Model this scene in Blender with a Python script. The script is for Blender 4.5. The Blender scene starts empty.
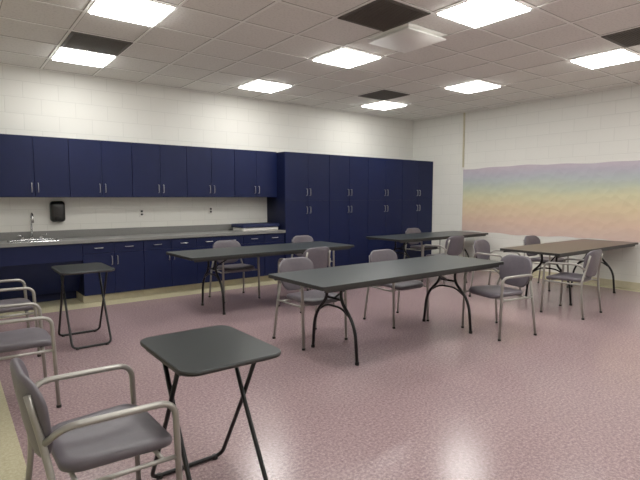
import bpy, math, random
from mathutils import Vector, Matrix
random.seed(3)
S=bpy.context.scene
try:
    S.view_settings.view_transform='Standard'
    S.view_settings.gamma=1.1
except Exception: pass

# ---------------- materials ----------------
def srgb(r,g,b):
    def c(v):
        v/=255.0
        return v/12.92 if v<=0.04045 else ((v+0.055)/1.055)**2.4
    return (c(r),c(g),c(b),1)
def newmat(name):
    m=bpy.data.materials.new(name); m.use_nodes=True
    nt=m.node_tree; b=nt.nodes['Principled BSDF']
    return m,nt,b
def simple(name,col,rough=.5,metal=0,noise=0.0,nscale=40,bump=0.0,bscale=200,spec=.5):
    m,nt,b=newmat(name)
    b.inputs['Base Color'].default_value=col
    b.inputs['Roughness'].default_value=rough
    b.inputs['Metallic'].default_value=metal
    b.inputs['Specular IOR Level'].default_value=spec
    tc=nt.nodes.new('ShaderNodeTexCoord')
    if noise>0:
        n=nt.nodes.new('ShaderNodeTexNoise'); n.inputs['Scale'].default_value=nscale
        n.inputs['Detail'].default_value=4
        nt.links.new(tc.outputs['Object'],n.inputs['Vector'])
        r=nt.nodes.new('ShaderNodeMapRange')
        r.inputs['From Min'].default_value=.3; r.inputs['From Max'].default_value=.7
        r.inputs['To Min'].default_value=1-noise; r.inputs['To Max'].default_value=1+noise
        nt.links.new(n.outputs['Fac'],r.inputs['Value'])
        mx=nt.nodes.new('ShaderNodeVectorMath'); mx.operation='SCALE'
        mx.inputs[0].default_value=col[:3]
        nt.links.new(r.outputs[0],mx.inputs['Scale'])
        nt.links.new(mx.outputs[0],b.inputs['Base Color'])
    if bump>0:
        n=nt.nodes.new('ShaderNodeTexNoise'); n.inputs['Scale'].default_value=bscale
        nt.links.new(tc.outputs['Object'],n.inputs['Vector'])
        bp=nt.nodes.new('ShaderNodeBump'); bp.inputs['Strength'].default_value=bump
        bp.inputs['Distance'].default_value=.002
        nt.links.new(n.outputs['Fac'],bp.inputs['Height'])
        nt.links.new(bp.outputs[0],b.inputs['Normal'])
    return m

M={}
M['navy']=simple('navy_laminate',srgb(9,20,58),.5,noise=.06,nscale=8,spec=.25)
M['navyside']=simple('navy_carcass',srgb(7,14,43),.5,noise=.05,spec=.25)
M['handle']=simple('brushed_nickel',srgb(190,190,190),.3,1,noise=.03)
M['counter']=simple('counter_laminate',srgb(122,122,120),.35,noise=.08,nscale=120)
M['vinyl']=simple('mauve_vinyl',srgb(90,84,91),.42,noise=.06,nscale=30,bump=.25,bscale=300)
M['frame']=simple('champagne_metal',srgb(152,149,143),.38,.5,noise=.03)
M['black']=simple('black_steel',srgb(14,15,17),.35,.3,noise=.03)
M['rubber']=simple('black_rubber',srgb(12,12,12),.7,noise=.03)
M['laminate']=simple('grey_green_laminate',srgb(50,55,56),.34,noise=.07,nscale=90)
M['edge']=simple('table_edge',srgb(32,32,31),.5,noise=.04)
M['woodlam']=simple('walnut_laminate',srgb(64,57,50),.3,noise=.10,nscale=25)
M['steel']=simple('stainless_steel',srgb(200,200,200),.25,1,noise=.03)
M['plast']=simple('black_plastic',srgb(10,10,12),.3,noise=.03)
M['white']=simple('white_plastic',srgb(222,220,214),.4,noise=.02)
M['tbar']=simple('ceiling_tbar',srgb(244,243,238),.6,noise=.02)
M['base']=simple('cream_base',srgb(190,181,154),.5,noise=.05,nscale=20)
M['vent']=simple('dark_grille',srgb(82,76,68),.6,noise=.05)
M['ventslot']=simple('grille_void',srgb(30,27,24),.8,noise=.03)

m,nt,b=newmat('ceiling_tile'); tc=nt.nodes.new('ShaderNodeTexCoord')
n=nt.nodes.new('ShaderNodeTexNoise'); n.inputs['Scale'].default_value=45; n.inputs['Detail'].default_value=6
nt.links.new(tc.outputs['Object'],n.inputs['Vector'])
cr=nt.nodes.new('ShaderNodeValToRGB')
cr.color_ramp.elements[0].position=.33; cr.color_ramp.elements[0].color=srgb(220,218,212)
cr.color_ramp.elements[1].position=.5; cr.color_ramp.elements[1].color=srgb(233,231,225)
nt.links.new(n.outputs['Fac'],cr.inputs[0]); nt.links.new(cr.outputs[0],b.inputs['Base Color'])
b.inputs['Roughness'].default_value=.9
M['tile']=m
M['gridshade']=simple('tile_shadow_line',srgb(160,156,148),.9,noise=.03)  # grey paints the dark shadow line where tiles meet the T-bars

def blockmat(name,axis,strength):
    m,nt,b=newmat(name); tc=nt.nodes.new('ShaderNodeTexCoord')
    sp=nt.nodes.new('ShaderNodeSeparateXYZ'); cb=nt.nodes.new('ShaderNodeCombineXYZ')
    nt.links.new(tc.outputs['Object'],sp.inputs[0])
    nt.links.new(sp.outputs[axis],cb.inputs[0]); nt.links.new(sp.outputs[2],cb.inputs[1])
    br=nt.nodes.new('ShaderNodeTexBrick')
    br.inputs['Scale'].default_value=1; br.inputs['Brick Width'].default_value=.4
    br.inputs['Row Height'].default_value=.2; br.inputs['Mortar Size'].default_value=.005
    br.inputs['Mortar Smooth'].default_value=.6
    br.inputs['Color1'].default_value=srgb(220,219,212); br.inputs['Color2'].default_value=srgb(218,217,210)
    br.inputs['Mortar'].default_value=srgb(207,206,199)
    nt.links.new(cb.outputs[0],br.inputs['Vector'])
    nt.links.new(br.outputs['Color'],b.inputs['Base Color'])
    iv=nt.nodes.new('ShaderNodeMath'); iv.operation='SUBTRACT'; iv.inputs[0].default_value=1
    nt.links.new(br.outputs['Fac'],iv.inputs[1])
    bp=nt.nodes.new('ShaderNodeBump'); bp.inputs['Strength'].default_value=strength; bp.inputs['Distance'].default_value=.004
    nt.links.new(iv.outputs[0],bp.inputs['Height']); nt.links.new(bp.outputs[0],b.inputs['Normal'])
    b.inputs['Roughness'].default_value=.55
    return m
M['wallx']=blockmat('painted_block_x',0,.3)
M['wally']=blockmat('painted_block_y',1,.5)

def floormat(name,c1,c2,c3):
    m,nt,b=newmat(name); tc=nt.nodes.new('ShaderNodeTexCoord')
    n=nt.nodes.new('ShaderNodeTexNoise'); n.inputs['Scale'].default_value=60; n.inputs['Detail'].default_value=7; n.inputs['Roughness'].default_value=.8
    nt.links.new(tc.outputs['Object'],n.inputs['Vector'])
    cr=nt.nodes.new('ShaderNodeValToRGB'); e=cr.color_ramp.elements
    e[0].position=.36; e[0].color=c1; e[1].position=.64; e[1].color=c3
    k=e.new(.5); k.color=c2
    nt.links.new(n.outputs['Fac'],cr.inputs[0])
    br=nt.nodes.new('ShaderNodeTexBrick'); br.offset=0; br.inputs['Scale'].default_value=1
    br.inputs['Brick Width'].default_value=.305; br.inputs['Row Height'].default_value=.305
    br.inputs['Mortar Size'].default_value=.0012
    br.inputs['Color1'].default_value=(1,1,1,1); br.inputs['Color2'].default_value=(.965,.965,.965,1); br.inputs['Mortar'].default_value=(.86,.86,.86,1)
    nt.links.new(tc.outputs['Object'],br.inputs['Vector'])
    mx=nt.nodes.new('ShaderNodeMix'); mx.data_type='RGBA'; mx.blend_type='MULTIPLY'; mx.inputs[0].default_value=1
    nt.links.new(cr.outputs[0],mx.inputs[6]); nt.links.new(br.outputs['Color'],mx.inputs[7])
    nt.links.new(mx.outputs[2],b.inputs['Base Color'])
    n2=nt.nodes.new('ShaderNodeTexNoise'); n2.inputs['Scale'].default_value=10; n2.inputs['Detail'].default_value=3
    nt.links.new(tc.outputs['Object'],n2.inputs['Vector'])
    bp=nt.nodes.new('ShaderNodeBump'); bp.inputs['Strength'].default_value=.06; bp.inputs['Distance'].default_value=.004
    nt.links.new(n2.outputs['Fac'],bp.inputs['Height']); nt.links.new(bp.outputs[0],b.inputs['Normal'])
    b.inputs['Roughness'].default_value=.21
    b.inputs['IOR'].default_value=1.48
    return m
M['floor']=floormat('mauve_speckled_tile',srgb(114,93,96),srgb(147,124,126),srgb(178,156,156))
M['border']=floormat('cream_tile',srgb(168,160,130),srgb(184,177,147),srgb(198,191,163))

m,nt,b=newmat('light_lens')
b.inputs['Emission Color'].default_value=(1,.985,.945,1); b.inputs['Emission Strength'].default_value=23
tc=nt.nodes.new('ShaderNodeTexCoord'); ck=nt.nodes.new('ShaderNodeTexChecker'); ck.inputs['Scale'].default_value=60
nt.links.new(tc.outputs['Object'],ck.inputs['Vector'])
ck.inputs['Color1'].default_value=(.9,.9,.88,1); ck.inputs['Color2'].default_value=(.85,.85,.83,1)
nt.links.new(ck.outputs['Color'],b.inputs['Base Color'])
M['lens']=m

m,nt,b=newmat('rainbow_paper'); tc=nt.nodes.new('ShaderNodeTexCoord')
sp=nt.nodes.new('ShaderNodeSeparateXYZ'); nt.links.new(tc.outputs['Object'],sp.inputs[0])
n=nt.nodes.new('ShaderNodeTexNoise'); n.inputs['Scale'].default_value=2.0; n.inputs['Detail'].default_value=6; n.inputs['Roughness'].default_value=.6
mp=nt.nodes.new('ShaderNodeMapping'); mp.inputs['Scale'].default_value=(1,.45,1.6)
nt.links.new(tc.outputs['Object'],mp.inputs['Vector']); nt.links.new(mp.outputs[0],n.inputs['Vector'])
ma=nt.nodes.new('ShaderNodeMath'); ma.operation='MULTIPLY_ADD'; ma.inputs[1].default_value=.2
nt.links.new(n.outputs['Fac'],ma.inputs[0]); nt.links.new(sp.outputs[2],ma.inputs[2])
mr=nt.nodes.new('ShaderNodeMapRange'); mr.inputs['From Min'].default_value=.70+.10; mr.inputs['From Max'].default_value=1.9+.10
nt.links.new(ma.outputs[0],mr.inputs['Value'])
cr=nt.nodes.new('ShaderNodeValToRGB'); e=cr.color_ramp.elements
e[0].position=0; e[0].color=srgb(204,178,168); e[1].position=1; e[1].color=srgb(184,172,182)
for p_,c_ in [(.2,srgb(212,182,160)),(.4,srgb(212,192,156)),(.56,srgb(202,197,160)),(.68,srgb(180,188,168)),(.80,srgb(170,177,179)),(.9,srgb(174,170,182))]:
    q=e.new(p_); q.color=c_
nt.links.new(mr.outputs[0],cr.inputs[0]); nt.links.new(cr.outputs[0],b.inputs['Base Color'])
v=nt.nodes.new('ShaderNodeTexVoronoi'); v.inputs['Scale'].default_value=7; v.feature='F1'
nt.links.new(tc.outputs['Object'],v.inputs['Vector'])
bp=nt.nodes.new('ShaderNodeBump'); bp.inputs['Strength'].default_value=.6; bp.inputs['Distance'].default_value=.02
nt.links.new(v.outputs['Distance'],bp.inputs['Height']); nt.links.new(bp.outputs[0],b.inputs['Normal'])
b.inputs['Roughness'].default_value=.6
M['banner']=m

# ---------------- mesh builder ----------------
class MB:
    def __init__(s): s.v=[];s.f=[];s.m=[];s.sm=[];s.mats=[]
    def mi(s,k):
        if k not in s.mats: s.mats.append(k)
        return s.mats.index(k)
    def box(s,x0,x1,y0,y1,z0,z1,mat):
        o=len(s.v); k=s.mi(mat)
        for z in (z0,z1):
            for (x,y) in ((x0,y0),(x1,y0),(x1,y1),(x0,y1)): s.v.append((x,y,z))
        for f in ((3,2,1,0),(4,5,6,7),(0,1,5,4),(1,2,6,5),(2,3,7,6),(3,0,4,7)):
            s.f.append([o+i for i in f]); s.m.append(k); s.sm.append(False)
    def quad(s,pts,mat):
        o=len(s.v); s.v+= [tuple(p) for p in pts]; s.f.append([o+i for i in range(len(pts))]); s.m.append(s.mi(mat)); s.sm.append(False)
    def rings(s,rings,mat,cap0=True,cap1=True,smooth=True):
        k=s.mi(mat); o=len(s.v); n=len(rings[0])
        for r in rings: s.v+=[tuple(p) for p in r]
        for i in range(len(rings)-1):
            for j in range(n):
                a=o+i*n+j; b_=o+i*n+(j+1)%n
                s.f.append([a,b_,b_+n,a+n]); s.m.append(k); s.sm.append(smooth)
        if cap0: s.f.append([o+j for j in range(n)][::-1]); s.m.append(k); s.sm.append(smooth)
        if cap1: s.f.append([o+(len(rings)-1)*n+j for j in range(n)]); s.m.append(k); s.sm.append(smooth)
    def tube(s,pts,r,mat,fil=.05,seg=10,flat=1.0):
        P=fillet([Vector(p) for p in pts],fil)
        rs=[]; up=None
        for i,p in enumerate(P):
            t=(P[min(i+1,len(P)-1)]-P[max(i-1,0)]).normalized()
            if up is None:
                a=Vector((0,0,1)) if abs(t.z)<.9 else Vector((1,0,0))
                up=(a-t*a.dot(t)).normalized()
            else: up=(up-t*up.dot(t)).normalized()
            sd=t.cross(up)
            rs.append([p+up*(r*math.cos(2*math.pi*j/seg))+sd*(r*flat*math.sin(2*math.pi*j/seg)) for j in range(seg)])
        s.rings(rs,mat)
    def pad(s,outline,prof,fn,mat,smooth=True):
        rs=[[fn(u*sc,v_*sc,h) for (u,v_) in outline] for sc,h in prof]
        s.rings(rs,mat,smooth=smooth)
    def obj(s,name,loc=(0,0,0),rot=0,bevel=0):
        me=bpy.data.meshes.new(name+'_mesh'); me.from_pydata(s.v,[],s.f)
        for k in s.mats: me.materials.append(M[k])
        for i,p in enumerate(me.polygons): p.material_index=s.m[i]; p.use_smooth=s.sm[i]
        me.update()
        return place(me,name,loc,rot,bevel)
def place(me,name,loc=(0,0,0),rot=0,bevel=0):
    o=bpy.data.objects.new(name,me); S.collection.objects.link(o)
    o.location=loc; o.rotation_euler=(0,0,math.radians(rot))
    if bevel:
        b=o.modifiers.new('bevel','BEVEL'); b.width=bevel; b.segments=2; b.limit_method='ANGLE'
    return o
def fillet(P,r,n=6):
    out=[P[0]]
    for i in range(1,len(P)-1):
        a,b,c=P[i-1],P[i],P[i+1]
        d1=(a-b); d2=(c-b); q=min(r,d1.length*.48,d2.length*.48)
        p0=b+d1.normalized()*q; p1=b+d2.normalized()*q
        for k in range(n+1):
            t=k/n; out.append(p0*(1-t)**2+b*2*t*(1-t)+p1*t*t)
    out.append(P[-1]); return out
def rrect(w,h,r,n=7):
    o=[]
    for cx,cy,a0 in ((w/2-r,h/2-r,0),(-w/2+r,h/2-r,90),(-w/2+r,-h/2+r,180),(w/2-r,-h/2+r,270)):
        for k in range(n+1):
            a=math.radians(a0+90*k/n); o.append((cx+r*math.cos(a),cy+r*math.sin(a)))
    return o
def cyl(mb,c,r,h,mat,seg=20,axis='z'):
    def pt(a,t):
        x=r*math.cos(a);y=r*math.sin(a)
        if axis=='z': return (c[0]+x,c[1]+y,c[2]+t)
        if axis=='y': return (c[0]+x,c[1]+t,c[2]+y)
        return (c[0]+t,c[1]+x,c[2]+y)
    mb.rings([[pt(2*math.pi*j/seg,t) for j in range(seg)] for t in (0,h)],mat,smooth=False)

# ---------------- room ----------------
X0,Y0,H=-9.3,-9.4,2.98
def wall(name,b_,mat):
    mb=MB(); mb.box(*b_,mat); return mb.obj(name)
wall('wall_back',(X0-.12,.12,0,.12,0,H+.1),'wallx')
wall('wall_front',(X0-.12,.12,Y0-.12,Y0,0,H+.1),'wallx')
wall('wall_right',(0,.12,Y0,0,0,H+.1),'wally')
wall('wall_left',(X0-.12,X0,Y0,0,0,H+.1),'wally')
mb=MB(); bx=-7.79; by=-.78; rx=-.22
mb.quad([(bx,Y0,0),(rx,Y0,0),(rx,by,0),(bx,by,0)],'floor')
mb.quad([(X0,Y0,0),(bx,Y0,0),(bx,0,0),(X0,0,0)],'border')
mb.quad([(bx,by,0),(0,by,0),(0,0,0),(bx,0,0)],'border')
mb.quad([(rx,Y0,0),(0,Y0,0),(0,by,0),(rx,by,0)],'border')
mb.box(X0,0,Y0,0,-.1,-.002,'border')
mb.obj('floor')
mb=MB(); mb.box(X0,0,Y0,0,H,H+.08,'tile'); mb.obj('ceiling')
mb=MB(); mb.box(-.012,0,Y0,-.61,0,.1,'base'); mb.obj('baseboard_right')
mb=MB(); mb.box(X0,-8.4,-.012,0,0,.1,'base'); mb.obj('baseboard_back')
mb=MB(); mb.box(X0,X0+.012,Y0,-.02,0,.1,'base'); mb.obj('baseboard_left')
mb=MB(); mb.box(X0+.02,-.02,Y0,Y0+.012,0,.1,'base'); mb.obj('baseboard_front')
mb=MB(); g=.61; gx0=-4.24+.305; gy0=-.93+.305
x=gx0
while x>X0: x-=g
x+=g
while x<0:
    mb.box(x-.012,x+.012,Y0,0,H-.007,H,'tbar'); mb.box(x-.019,x+.019,Y0,0,H-.0022,H,'gridshade'); x+=g  # wider flat strip is painted shade along both sides of the bar
y=gy0
while y>Y0: y-=g
y+=g
while y<0:
    mb.box(X0,0,y-.012,y+.012,H-.0065,H,'tbar'); mb.box(X0,0,y-.019,y+.019,H-.002,H,'gridshade'); y+=g  # cross bars get the same painted shadow strip
mb.box(X0,0,-.02,0,H-.006,H,'tbar'); mb.box(-.02,0,Y0,0,H-.006,H,'tbar')
mb.obj('trim_1')
mb=MB(); w=.292
mb.box(-w,w,-w,w,-.012,-.003,'tbar')
mb.box(-w+.018,w-.018,-w+.018,w-.018,-.024,-.0125,'lens')
lm=None
for ix in (-6.68,-4.24,-1.80):
    for iy in (-.93,-2.76,-4.59,-6.42,-8.25):
        if lm is None: lm=mb.obj('ceiling_light',(ix,iy,H)).data
        else: place(lm,'ceiling_light',(ix,iy,H))
mb=MB(); mb.box(-w,w,-w,w,-.006,-.003,'ventslot')
for (a,b_,c,d) in ((-w,w,-w,-w+.03),(-w,w,w-.03,w),(-w,-w+.03,-w,w),(w-.03,w,-w,w)): mb.box(a,b_,c,d,-.014,-.004,'vent')
for i in range(22):
    y=-w+.035+i*(2*w-.07)/21
    mb.box(-w+.03,w-.03,y-.006,y+.006,-.013,-.005,'vent')
vm=mb.obj('ceiling_air_grille',(-4.85,-3.98,H)).data
for c in ((-6.68,-1.54),(-2.41,-5.20),(-2.41,-1.54)): place(vm,'ceiling_air_grille',(c[0],c[1],H))
mb=MB()
mb.pad(rrect(.56,.56,.02,3),[(1,-.05),(1,-.045),(.98,-.04),(.2,-.03)],lambda u,v,h:(u,v,h),'tbar')
mb.pad(rrect(.57,.57,.01,3),[(.8,-.03),(.9,-.012),(1.0,-.001)],lambda u,v,h:(u,v,h),'tbar')
mb.obj('ceiling_air_diffuser',(-4.26,-3.72,H-.008))

# ---------------- cabinets ----------------
def handle(mb,x,y,z,L=.11,horizontal=False):
    if horizontal: mb.tube([(x-L/2,y,z),(x-L/2,y-.03,z),(x+L/2,y-.03,z),(x+L/2,y,z)],.0045,'handle',.012,8)
    else: mb.tube([(x,y,z-L/2),(x,y-.03,z-L/2),(x,y-.03,z+L/2),(x,y,z+L/2)],.0045,'handle',.012,8)
def door(mb,x0,x1,y,z0,z1): mb.box(x0+.002,x1-.002,y,y+.019,z0+.002,z1-.002,'navy')
U=.7767
mb=MB(); w2=U-.002; d=.34; z0,z1=1.355,2.10
mb.box(0,w2,-d+.02,-.001,z0,z1,'navyside')
door(mb,0,w2/2,-d,z0,z1); door(mb,w2/2,w2,-d,z0,z1)
handle(mb,w2/2-.035,-d,z0+.12); handle(mb,w2/2+.035,-d,z0+.12)
um=None
for i in range(1,7):
    x=-3.665-U*i
    if um is None: um=mb.obj('wall_cabinet',(x,0,0),0,.0015).data
    else: place(um,'wall_cabinet',(x,0,0),0,.0015)
mb=MB(); W=.914; w2=W-.002; d=.575
mb.box(0,w2,-d+.02,-.001,.10,z1-.01,'navyside'); mb.box(0,w2,-d+.07,-.001,0.001,.10,'base')
zm=1.30
for a,b_ in ((0,w2/2),(w2/2,w2)):
    door(mb,a,b_,-d,.10,zm); door(mb,a,b_,-d,zm,z1-.01)
for s_ in (-1,1):
    handle(mb,w2/2+s_*.035,-d,zm+.14); handle(mb,w2/2+s_*.035,-d,zm-.16)
tm=None
for i in range(4):
    x=-W*(i+1)-.002
    if tm is None: tm=mb.obj('tall_storage_cabinet',(x,0,0),0,.0015).data
    else: place(tm,'tall_storage_cabinet',(x,0,0),0,.0015)
B=(6.70-3.66)/4; ct=.82
mb=MB(); w2=B-.002; d=.55
mb.box(0,w2,-d+.02,-.001,.10,ct-.04,'navyside'); mb.box(0,w2,-d+.07,-.001,.001,.10,'base')
for a,b_ in ((0,w2/2),(w2/2,w2)):
    door(mb,a,b_,-d,.10,.64); door(mb,a,b_,-d,.64,ct-.045)
    handle(mb,(a+b_)/2,-d,.71,.10,True)
for s_ in (-1,1): handle(mb,w2/2+s_*.035,-d,.54)
bm_=None
for i in range(4):
    x=-3.66-B*(i+1)
    if bm_ is None: bm_=mb.obj('base_cabinet',(x,0,0),0,.0015).data
    else: place(bm_,'base_cabinet',(x,0,0),0,.0015)
mb=MB(); mb.box(-8.4,-7.95,-d+.02,-.001,.1,ct-.04,'navyside'); mb.box(-8.4,-7.95,-d+.07,-.001,.001,.1,'base')
door(mb,-8.4,-7.95,-d,.10,ct-.045); handle(mb,-8.02,-d,.63)
mb.obj('base_cabinet',bevel=.0015)
mb=MB(); mb.box(-7.949,-6.702,-d,-d+.02,.56,ct-.041,'navy'); mb.box(-7.949,-6.702,-.06,-.002,.001,ct-.2,'navy')
mb.quad([(-7.949,-d+.02,.56),(-6.702,-d+.02,.56),(-6.702,-.20,.12),(-7.949,-.20,.12)],'navy')
mb.obj('sink_apron_panel')
mb=MB(); sx0,sx1,sy0,sy1=-7.45,-6.93,-.47,-.14
cy0=-.58
mb.box(-8.4,sx0,cy0,-.001,ct-.038,ct,'counter'); mb.box(sx1,-3.662,cy0,-.001,ct-.038,ct,'counter')
mb.box(sx0,sx1,cy0,sy0,ct-.038,ct,'counter'); mb.box(sx0,sx1,sy1,-.001,ct-.038,ct,'counter')
mb.box(-8.4,-3.662,-.022,-.001,ct,ct+.10,'counter')
mb.obj('countertop')
mb=MB()
cxs,cys=(sx0+sx1)/2,(sy0+sy1)/2; ol=rrect(sx1-sx0+.04,sy1-sy0+.04,.04)
mb.rings([[(cxs+u*s_,cys+v_*s_,ct+h) for u,v_ in ol] for s_,h in ((1,.001),(.99,.007),(.93,.006),(.915,-.005),(.88,-.13),(.8,-.15),(.1,-.155))],'steel',cap0=False)
mb.obj('sink')
mb=MB(); fz=ct+.001
cyl(mb,(-7.19,-.10,fz),.028,.03,'steel')
mb.tube([(-7.19,-.10,fz+.02),(-7.19,-.10,fz+.30),(-7.19,-.16,fz+.345),(-7.19,-.24,fz+.31),(-7.19,-.26,fz+.22)],.011,'steel',.06,12)
for s_ in (-1,1):
    cyl(mb,(-7.19+s_*.10,-.10,fz),.022,.04,'steel'); mb.tube([(-7.19+s_*.1,-.10,fz+.045),(-7.19+s_*.16,-.11,fz+.065)],.008,'steel',.01,8)
mb.box(-7.32,-7.06,-.119,-.075,fz,fz+.012,'steel')
mb.obj('faucet')
mb=MB()
mb.pad(rrect(.17,.27,.04),[(.97,0),(1,-.02),(1,-.08),(.93,-.105),(.6,-.115)],lambda u,v,h:(u,h,v),'plast')
mb.pad(rrect(.08,.05,.015),[(1,-.115),(1,-.125),(.8,-.13)],lambda u,v,h:(u,h,v-.08),'rubber')
mb.obj('soap_dispenser',(-6.88,-.001,1.17))
mb=MB(); mb.pad(rrect(.075,.12,.008,3),[(1,0),(1,-.005),(.93,-.008)],lambda u,v,h:(u,h,v),'white')
for s_ in (-1,1):
    mb.pad(rrect(.034,.03,.012,4),[(1,-.008),(1,-.0095),(.8,-.010)],lambda u,v,h:(u,h,v+s_*.022),'plast')
pm=mb.obj('wall_outlet',(-5.78,-.001,1.13)).data
place(pm,'wall_outlet',(-4.70,-.001,1.15))
mb=MB()
mb.pad(rrect(.66,.36,.03),[(.99,0),(1,.01),(1,.05),(.98,.055)],lambda u,v,h:(u,v,h),'white')
mb.pad(rrect(.70,.40,.03),[(1,.056),(1,.062),(1,.10),(.97,.108)],lambda u,v,h:(u,v,h),'navy')
mb.obj('storage_bin',(-4.04,-.27,ct+.001))
mb=MB(); mb.box(-.022,-.001,-1.33,-1.30,1.935,H-.008,'base'); mb.obj('cable_conduit')
mb=MB(); k=mb.mi('banner'); ny,nz=90,30; ya,yb=-1.32,-5.1
for i in range(ny+1):
    for j in range(nz+1):
        y=ya+(yb-ya)*i/ny; t=j/nz
        zb=.70+.012*math.sin(y*3.1)+.006*math.sin(y*11); zt=1.90+.014*math.sin(y*2.3+1)+.006*math.sin(y*9)
        x=-.008-.008*(.5+.5*math.sin(y*7+t*3))*(.3+.7*math.sin(math.pi*t))
        mb.v.append((x,y,zb+(zt-zb)*t))
for i in range(ny):
    for j in range(nz):
        a=i*(nz+1)+j; mb.f.append([a,a+nz+1,a+nz+2,a+1]); mb.m.append(k); mb.sm.append(True)
for z_ in (.675,1.895): mb.box(-.005,-.001,-5.13,-1.29,z_,z_+.035,'white')
mb.box(-.005,-.001,-1.335,-1.29,.675,1.93,'white')
mb.obj('rainbow_paper_banner')

# ---------------- chair ----------------
CS=.90
def chair_mesh():
    mb=MB(); r=.0135
    for s_ in (-1,1):
        y=s_*.285
        mb.tube([(.235,y,.004),(.215,y,.665),(-.20,y*.99,.675),(-.255,s_*.225,.61)],r,'frame',.07,12,1.15)
        mb.tube([(-.285,y,.004),(-.235,s_*.268,.42),(-.265,s_*.205,.62),(-.300,s_*.19,.79)],r,'frame',.10,12)
        mb.tube([(.222,y,.425),(-.236,s_*.268,.425)],.010,'frame',.01,8)
        for x in (.235,-.285): cyl(mb,(x,y,0),.017,.02,'rubber',12)
    for x in (.16,-.16): mb.tube([(x,-.275,.425),(x,.275,.425)],.010,'frame',.01,8)
    ol=rrect(.45,.47,.09)
    ol=[(u,v*(1.03 if u>0 else .93)) for u,v in ol]
    def sf(u,v,h):
        return (u+.02, v, .436+h+.012*(v/.235)**2-(.018*max(0,(u-.11)/.11)**2))
    mb.pad(ol,[(.3,0),(.94,0),(.98,.008),(1,.022),(.99,.036),(.95,.045),(.8,.049),(.5,.045),(.2,.043)],sf,'vinyl')
    ol=rrect(.45,.36,.13,9)
    ol=[(u*(1.0+.10*v/.18),v) for u,v in ol]
    def bf(u,v,h):
        c=.05*(1-(u/.23)**2)
        return (-.245-c*.9-.16*v-h+.02, u, .675+v*.97)
    mb.pad(ol,[(.3,-.0),(.6,0),(.9,0),(.97,.004),(1,.015),(.98,.027),(.92,.033),(.6,.035),(.3,.036)],bf,'vinyl')
    mb.v=[(x*CS,y*CS,z*CS) for x,y,z in mb.v]
    return mb
cm=None
chairs=[
 (-7.60,-5.23,1),
 (-7.74,-3.50,0),(-7.69,-2.27,1),
 (-5.33,-3.54,-88),(-4.15,-3.54,-92),
 (-3.68,-4.46,167),
 (-4.54,-2.34,92),(-5.00,-1.36,-92),(-3.67,-1.32,-88),
 (-1.76,-2.27,86),(-.92,-1.12,-90),
 (-2.12,-3.46,-84),(-.90,-3.50,-92),(-2.24,-4.50,93),
]
for (x,y,a) in chairs:
    if cm is None: cm=chair_mesh().obj('stacking_armchair',(x,y,0),a).data
    else: place(cm,'stacking_armchair',(x,y,0),a)

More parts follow.
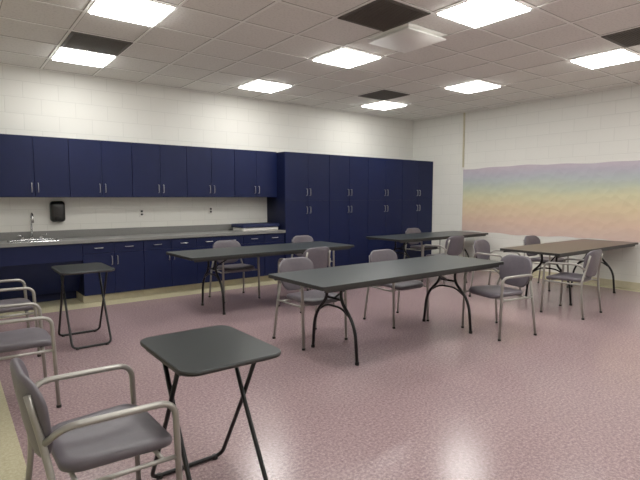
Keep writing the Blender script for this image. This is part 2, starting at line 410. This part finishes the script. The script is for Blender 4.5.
# ---------------- folding tables ----------------
def table_mesh(L,Wd,top,inset):
    mb=MB(); ol=rrect(L,Wd,.02,4); z=.70
    mb.pad(ol,[(.3,-.03),(.999,-.03),(1,-.028),(1,-.003)],lambda u,v,h:(u,v,z+h),'edge',False)
    mb.pad(ol,[(.999,-.003),(.998,0),(.5,0),(.2,0)],lambda u,v,h:(u,v,z+h),top,False)
    mb.box(-L/2+.05,L/2-.05,-Wd/2+.03,-Wd/2+.05,z-.055,z-.03,'edge'); mb.box(-L/2+.05,L/2-.05,Wd/2-.05,Wd/2-.03,z-.055,z-.03,'edge')
    for s_ in (-1,1):
        x=s_*(L/2-inset)
        for t in (-1,1):
            mb.tube([(x,t*.11,z-.04),(x,t*.085,.50),(x,t*.27,.32),(x,t*.30,.004)],.0145,'black',.12,10)
            cyl(mb,(x,t*.30,0),.018,.025,'rubber',12)
        mb.tube([(x,-.30,z-.045),(x,.30,z-.045)],.013,'black',.01,8)
        mb.tube([(x,-.088,.50),(x,.088,.50)],.010,'black',.01,8)
        mb.tube([(x,-.225,.36),(x,-.10,.435),(x,.10,.435),(x,.225,.36)],.010,'black',.06,8)
        mb.tube([(x,0,.50),(x-s_*.32,0,z-.04)],.009,'black',.01,8)
        mb.box(x-s_*.32-.03,x-s_*.32+.03,-.05,.05,z-.045,z-.03,'black')
    return mb
tmA=table_mesh(2.36,.78,'laminate',.42).obj('folding_table',(-4.70,-4.04,0),0).data
place(tmA,'folding_table',(-4.78,-1.82,0),0)
place(tmA,'folding_table',(-1.32,-1.62,0),0)
table_mesh(2.34,.78,'woodlam',.53).obj('folding_table',(-1.22,-4.04,0),0)

# ---------------- small folding desks ----------------
def desk_mesh():
    mb=MB(); z=.70
    ol=rrect(.455,.585,.065,8)
    mb.pad(ol,[(.3,-.022),(.96,-.022),(.99,-.018),(1,-.010),(.997,-.003)],lambda u,v,h:(u,v,z+h),'edge')
    mb.pad(ol,[(.997,-.003),(.985,0)],lambda u,v,h:(u,v,z+h),'laminate')
    mb.pad(ol,[(.985,0),(.5,0),(.2,0)],lambda u,v,h:(u,v,z+h+.0002),'laminate',False)
    for s_,w in ((1,.185),(-1,.165)):
        mb.tube([(-w,-s_*.12,z-.03),(-w,s_*.03,.40),(-w,s_*.27,.012),(w,s_*.27,.012),(w,s_*.03,.40),(w,-s_*.12,z-.03)],.0105,'black',.05,10)
        mb.tube([(-w,-s_*.12,z-.032),(w,-s_*.12,z-.032)],.010,'black',.01,8)
        for x in (-w+.04,w-.04): cyl(mb,(x,s_*.27,0),.015,.02,'rubber',10)
    for s_ in (-1,1): mb.box(s_*.20-.012,s_*.20+.012,-.2,.2,z-.036,z-.022,'black')
    return mb
dm=desk_mesh().obj('folding_desk',(-7.145,-5.22,0),0).data
place(dm,'folding_desk',(-7.05,-2.25,0),0)

w_=bpy.data.worlds.new('world'); S.world=w_; w_.use_nodes=True
w_.node_tree.nodes['Background'].inputs[0].default_value=(.8,.8,.8,1); w_.node_tree.nodes['Background'].inputs[1].default_value=.1
cam=bpy.data.cameras.new('camera'); cam.sensor_width=36; cam.lens=488/640*36; cam.clip_start=.05
co=bpy.data.objects.new('camera',cam); S.collection.objects.link(co)
co.location=(-8.048,-7.218,1.36); co.rotation_euler=(math.pi/2-math.radians(5.04),0,-math.radians(37.5)); S.camera=co
